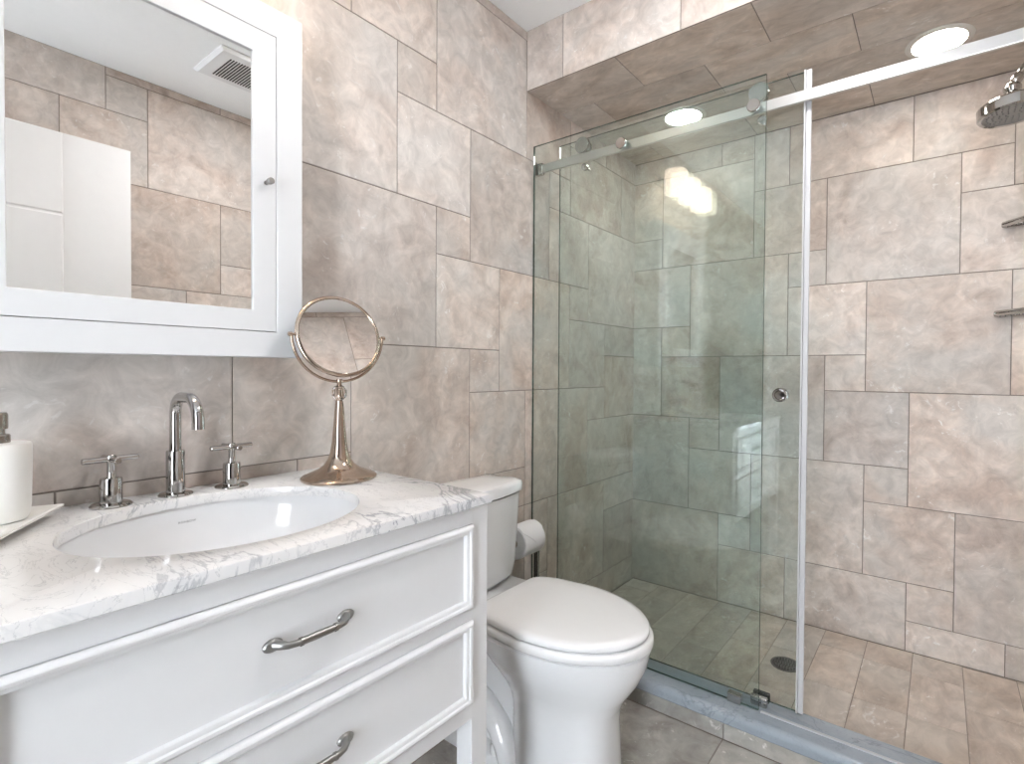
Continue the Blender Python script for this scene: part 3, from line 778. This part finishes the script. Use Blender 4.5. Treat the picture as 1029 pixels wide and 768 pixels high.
rings(bm, rows); obj('folded_sheet', bm, M['paper'], rl)
bm = B(); lathe(bm, [(.0185, .001), (.0185, RY1 - RY0 - .001), (.0165, RY1 - RY0 - .001), (.0165, .001), (.0185, .001)], (HX, RY0, RZ), (0, 1, 0), 32, False, False)
bmesh.ops.remove_doubles(bm, verts=bm.verts[:], dist=1e-6)
obj('core', bm, M['core'], rl, smooth=40)

# ------------------------------------------------------------------ shower glass
def pane(name, x0, x1, y0, y1, z0, z1, parent):
    bm = B(); box(bm, x0, x1, y0, y1, z0, z1)
    for f in bm.faces: f.material_index = 0 if abs(f.normal.y) > .5 else 1
    return obj(name, bm, [M['glass'], M['glass_edge']], parent)
fx = thing('fixed_glass_panel', 'fixed clear glass shower panel meeting the tiled wall beside the toilet', 'glass panel', (.445, 1.65, .07))
pane('glass_sheet', .004, .893, 1.645, 1.654, .0725, 1.996, fx)
bm = B(); box(bm, .800, .842, 1.638, 1.661, .0705, .098, .001)
obj('bottom_clip', bm, M['chrome'], fx, label='chrome clip')
bm = B(); box(bm, .0015, .0035, 1.6485, 1.6515, .072, 1.996); obj('edge_gasket', bm, plain('grey_gasket', (.16, .17, .16), .6), fx)
sd_ = thing('sliding_glass_door', 'sliding clear glass shower door with white edge seal, hung behind the rail', 'shower door', (.55, 1.69, .085))
pane('glass_sheet', .102, .992, 1.686, 1.694, .085, 1.988, sd_)
bm = B()
box(bm, .990, .995, 1.682, 1.698, .083, 1.992, .001); box(bm, .995, 1.010, 1.687, 1.693, .083, 1.992, .002)
obj('edge_seal', bm, M['seal'], sd_, label='white vinyl edge seal')
for x in (.222, .866):
    bm = B(); lathe(bm, [(.0006, -.003), (.029, -.003), (.030, 0), (.030, .012), (.028, .014), (.010, .014)], (x, 1.663, 1.9555), (0, 1, 0), 40); tube(bm, [(x, 1.672, 1.9555), (x, 1.704, 1.9555)], .007, 16)
    lathe(bm, [(.022, 0), (.022, .006), (.018, .008)], (x, 1.694, 1.9555), (0, 1, 0), 32)
    obj('roller', bm, M['chrome'], sd_, smooth=35)
    bm = B(); lathe(bm, [(.006, 0), (.0125, .001), (.0125, .012), (.006, .014)], (x + .010, 1.663, 1.872), (0, 1, 0), 28); tube(bm, [(x + .010, 1.66, 1.872), (x + .010, 1.702, 1.872)], .005, 12)
    obj('stop_pin', bm, M['chrome'], sd_, smooth=35)
bm = B()
for s, y in ((-1, 1.686), (1, 1.694)):
    lathe(bm, [(.0135, 0), (.020, .001), (.021, .004), (.021, .012), (.0185, .015), (.0145, .0145), (.0125, .0085), (.0005, .008)], (.935, y, 1.034), (0, s, 0), 36)
obj('finger_pull', bm, M['chrome'], sd_, smooth=35, label='round chrome finger pull')
rail = thing('shower_rail', 'flat satin metal rail spanning the shower above the glass', 'rail', (.91, 1.67, 1.91))
bm = B(); box(bm, .012, WX - .012, 1.6645, 1.6755, 1.893, 1.9245, .0008)
obj('bar', bm, M['rail'], rail)
for x0, x1 in ((.0008, .034), (WX - .034, WX - .0008)):
    bm = B(); box(bm, x0, x1, 1.6595, 1.680, 1.886, 1.931, .003)
    obj('wall_bracket', bm, M['chrome'], rail, smooth=35)
for x in (.403, .858):
    bm = B(); lathe(bm, [(.006, .0), (.0185, .0), (.0195, .002), (.0195, .009), (.018, .011), (.0, .011)], (x, 1.6448, 1.909), (0, -1, 0), 36, cap1=False)
    lathe(bm, [(.009, 0), (.009, .0095)], (x, 1.6545, 1.909), (0, 1, 0), 20)
    obj('standoff_cap', bm, M['chrome'], rail, smooth=35)
gd = thing('floor_guide', 'small chrome door guide on the curb where the two panes overlap', 'door guide', (.885, 1.69, .07))
bm = B(); box(bm, .862, .912, 1.668, 1.684, .0705, .100, .004, 3); obj('front_block', bm, M['chrome'], gd, smooth=40)
bm = B(); box(bm, .862, .912, 1.696, 1.712, .0705, .100, .004, 3); box(bm, .866, .908, 1.670, 1.710, .0703, .078); obj('rear_block', bm, M['black'], gd, smooth=40)

# drain, shower head, baskets
dn_ = thing('shower_drain', 'round dark metal drain grate in the shower floor', 'drain', (.866, 2.125, ZS))
bm = B(); lathe(bm, [(.046, 0), (.054, 0), (.054, .0018), (.046, .0018), (.046, 0)], (.866, 2.125, ZS), n=48, cap0=False, cap1=False); obj('ring', bm, M['grate'], dn_, smooth=35)
bm = B(); lathe(bm, [(.046, .0003), (.045, .0012)], (.866, 2.125, ZS), n=40); obj('sump', bm, M['dark'], dn_)
bm = B()
for k in range(-4, 5):
    h = math.sqrt(.045 ** 2 - (k * .0098) ** 2)
    pts = [(.866 + k * .0098 + .0022 * math.sin(j * 1.6), 2.125 - h + 2 * h * j / 12, ZS + .0022) for j in range(13)]
    tube(bm, pts, .0022, 6)
for k in range(-3, 4):
    h = math.sqrt(.045 ** 2 - (k * .012) ** 2)
    tube(bm, [(.866 - h, 2.125 + k * .012, ZS + .0022), (.866 + h, 2.125 + k * .012, ZS + .0022)], .0017, 6)
obj('grate', bm, M['grate'], dn_, smooth=40)

hd = thing('rain_shower', 'round chrome shower head on an arm, high in the shower', 'shower head', (1.49, 2.1, 1.88))
HC = Vector((1.492, 2.10, 1.886)); ha = Vector((-.06, .0, 1)).normalized()
bm = B(); lathe(bm, [(.076, .0), (.084, -.002), (.088, .003), (.088, .030), (.084, .035), (.040, .037), (.020, .040)], HC, ha, 56, cap0=False); obj('head', bm, M['chrome'], hd, smooth=35)
bm = B(); lathe(bm, [(.0005, .002), (.074, .002), (.077, .0), (.077, .006)], HC, ha, 48, cap0=False)
for r, n in ((.018, 8), (.034, 14), (.050, 20), (.064, 26)):
    for k in range(n):
        t = 2 * math.pi * k / n; u, v = frame_of(ha)
        lathe(bm, [(.0026, .003), (.0020, -.0012), (.0005, -.0014)], HC + u * (r * math.cos(t)) + v * (r * math.sin(t)), ha, 6)
obj('nozzle_plate', bm, M['nozzle'], hd, smooth=40)
bm = B(); lathe(bm, [(.022, .036), (.022, .052), (.018, .056), (.017, .064), (.022, .072), (.0225, .082), (.016, .092)], HC, ha, 32); obj('swivel', bm, M['chrome'], hd, smooth=35)
bm = B(); p0 = HC + ha * .088
lathe(bm, [(.014, 0), (.0155, .004), (.0155, .024), (.011, .028)], p0 + Vector((.004, 0, .006)), (.5, 0, .87), 8)
tube(bm, [p0, p0 + Vector((.02, 0, .034)), p0 + Vector((.06, 0, .092)), p0 + Vector((.10, 0, .130)), p0 + Vector((.15, 0, .152)), (WX - .01, 2.10, p0.z + .158)], .0105, 20); obj('arm', bm, M['chrome'], hd, smooth=60)
bm = B(); lathe(bm, [(.030, 0), (.030, .004), (.024, .010), (.012, .012)], (WX - .0005, 2.10, p0.z + .158), (-1, 0, 0), 32); obj('wall_flange', bm, M['chrome'], hd, smooth=35)

def basket(z, leg, label):
    t = thing('corner_basket', label, 'shower basket', (WX, YB, z), 'chrome corner baskets in the shower')
    cx, cy = WX - .004, YB - .004
    A = Vector((cx - leg, cy - .004, z)); Bc = Vector((cx - .004, cy - leg * .86, z)); C0 = Vector((cx - .004, cy - .004, z))
    def curve(zz, s=1.0):
        P = []
        for k in range(21):
            q = k / 20; m = (A + Bc) / 2 + Vector((-.035, -.035, 0))
            p = A * (1 - q) ** 2 + m * 2 * q * (1 - q) + Bc * q * q; P.append(Vector((p.x, p.y, zz)))
        return P
    bm = B(); cv = curve(z)
    tube(bm, cv, .0055, 10); tube(bm, [A, C0, Bc], .0045, 10)
    tube(bm, curve(z + .011), .004, 10); tube(bm, [A + Vector((0, 0, .011)), C0 + Vector((0, 0, .011)), Bc + Vector((0, 0, .011))], .004, 10)
    for p in (A, C0, Bc): tube(bm, [p, p + Vector((0, 0, .011))], .004, 8)
    obj('rim', bm, M['chrome'], t, smooth=50)
    bm = B()
    for k in range(1, 20):
        q = cv[k]; w = C0 + (A - C0) * (1 - k / 20) if k < 0 else Vector((q.x, cy - .005, z))
        tube(bm, [w + Vector((0, 0, -.004)), q + Vector((0, .006, -.004)), q + Vector((0, 0, -.008)), q + Vector((0, -.003, -.002))], .0021, 6)
    obj('wire_shelf', bm, M['chrome'], t, smooth=50)
    return t
basket(1.640, .315, 'upper chrome wire basket in the shower corner')
basket(1.318, .332, 'lower chrome wire basket in the shower corner')

# recessed shower lights, then two unseen ceiling lights added to brighten the room
def downlight(name, x, y, z, r, lens, label, cat='ceiling light', group=None):
    t = thing(name, label, cat, (x, y, z), group)
    bm = B(); lathe(bm, [(r * .78, -.001), (r * .80, -.0045), (r * .97, -.004), (r, -.0005), (r * .78, -.001)], (x, y, z), n=56, cap0=False, cap1=False); obj('trim_ring', bm, M['trimwhite'], t, smooth=50)
    bm = B(); lathe(bm, [(r * .79, -.0008), (r * .785, -.0022)], (x, y, z), n=48); obj('lens', bm, lens, t)
    return t
downlight('recessed_light', .418, 2.155, ZSOF, .095, M['led'], 'round recessed light above the glass panels of the shower', group='recessed shower lights')
downlight('recessed_light', 1.306, 2.157, ZSOF, .095, M['led'], 'round recessed light nearest the shower head', group='recessed shower lights')
downlight('added_fill_light', 1.06, 1.16, ZC, .12, M['fill_room'], 'added round ceiling fill light nearest the shower, out of view')
downlight('added_fill_light', 1.20, .20, ZC, .12, M['fill_door'], 'added round ceiling fill light nearest the doorway, out of view')

# exhaust vent (seen in the cabinet mirror)
ev = thing('exhaust_vent', 'square white slatted fan grille on the ceiling, seen in the cabinet mirror', 'vent', (1.38, 1.06, ZC))
V0, V1, U0, U1 = 1.225, 1.515, .935, 1.225
bm = B()
rings(bm, [[Vector((x, y, z)) for x, y in ((V0 + i, U0 + i), (V1 - i, U0 + i), (V1 - i, U1 - i), (V0 + i, U1 - i))] for i, z in ((0, ZC - .0005), (0, ZC - .006), (.012, ZC - .016), (.045, ZC - .018))], False, True)
obj('cover', bm, M['vent'], ev)
bm = B()
for k in range(17):
    y = U0 + .055 + k * .0112
    box(bm, V0 + .052, V1 - .052, y, y + .0052, ZC - .0192, ZC - .0178)
obj('slots', bm, M['dark'], ev, label='dark slots')

# door leaf folded back along the right wall (seen in the cabinet mirror)
dz1 = 2.045; DXF = 1.690
dl = structure(obj('door_1', box(B(), DXF, DXF + .036, -.06, .756, ZF + .008, dz1, .001), M['doorwhite']))
bm = B()
for (a, b, z0, z1) in ((-.055, .536, 1.722, dz1 - .002), (-.055, .536, .95, 1.716), (-.055, .536, .02, .944)):
    rs = [[Vector((DXF - h, y, z)) for y, z in ((a + d, z0 + d), (b - d, z0 + d), (b - d, z1 - d), (a + d, z1 - d))] for d, h in ((0, -.001), (.0, .0005), (.004, .0035), (.006, .004))]
    rings(bm, rs, False, True)
obj('door_panels', bm, M['doorwhite'], dl)
bm = B(); tube(bm, [(DXF + .001, .69, 1.0), (DXF - .045, .69, 1.0), (DXF - .05, .66, 1.0), (DXF - .05, .58, 1.0)], .009, 14); lathe(bm, [(.026, 0), (.026, .006), (.012, .010)], (DXF, .69, 1.0), (-1, 0, 0), 28)
obj('door_handle', bm, M['pewter'], dl, smooth=40)
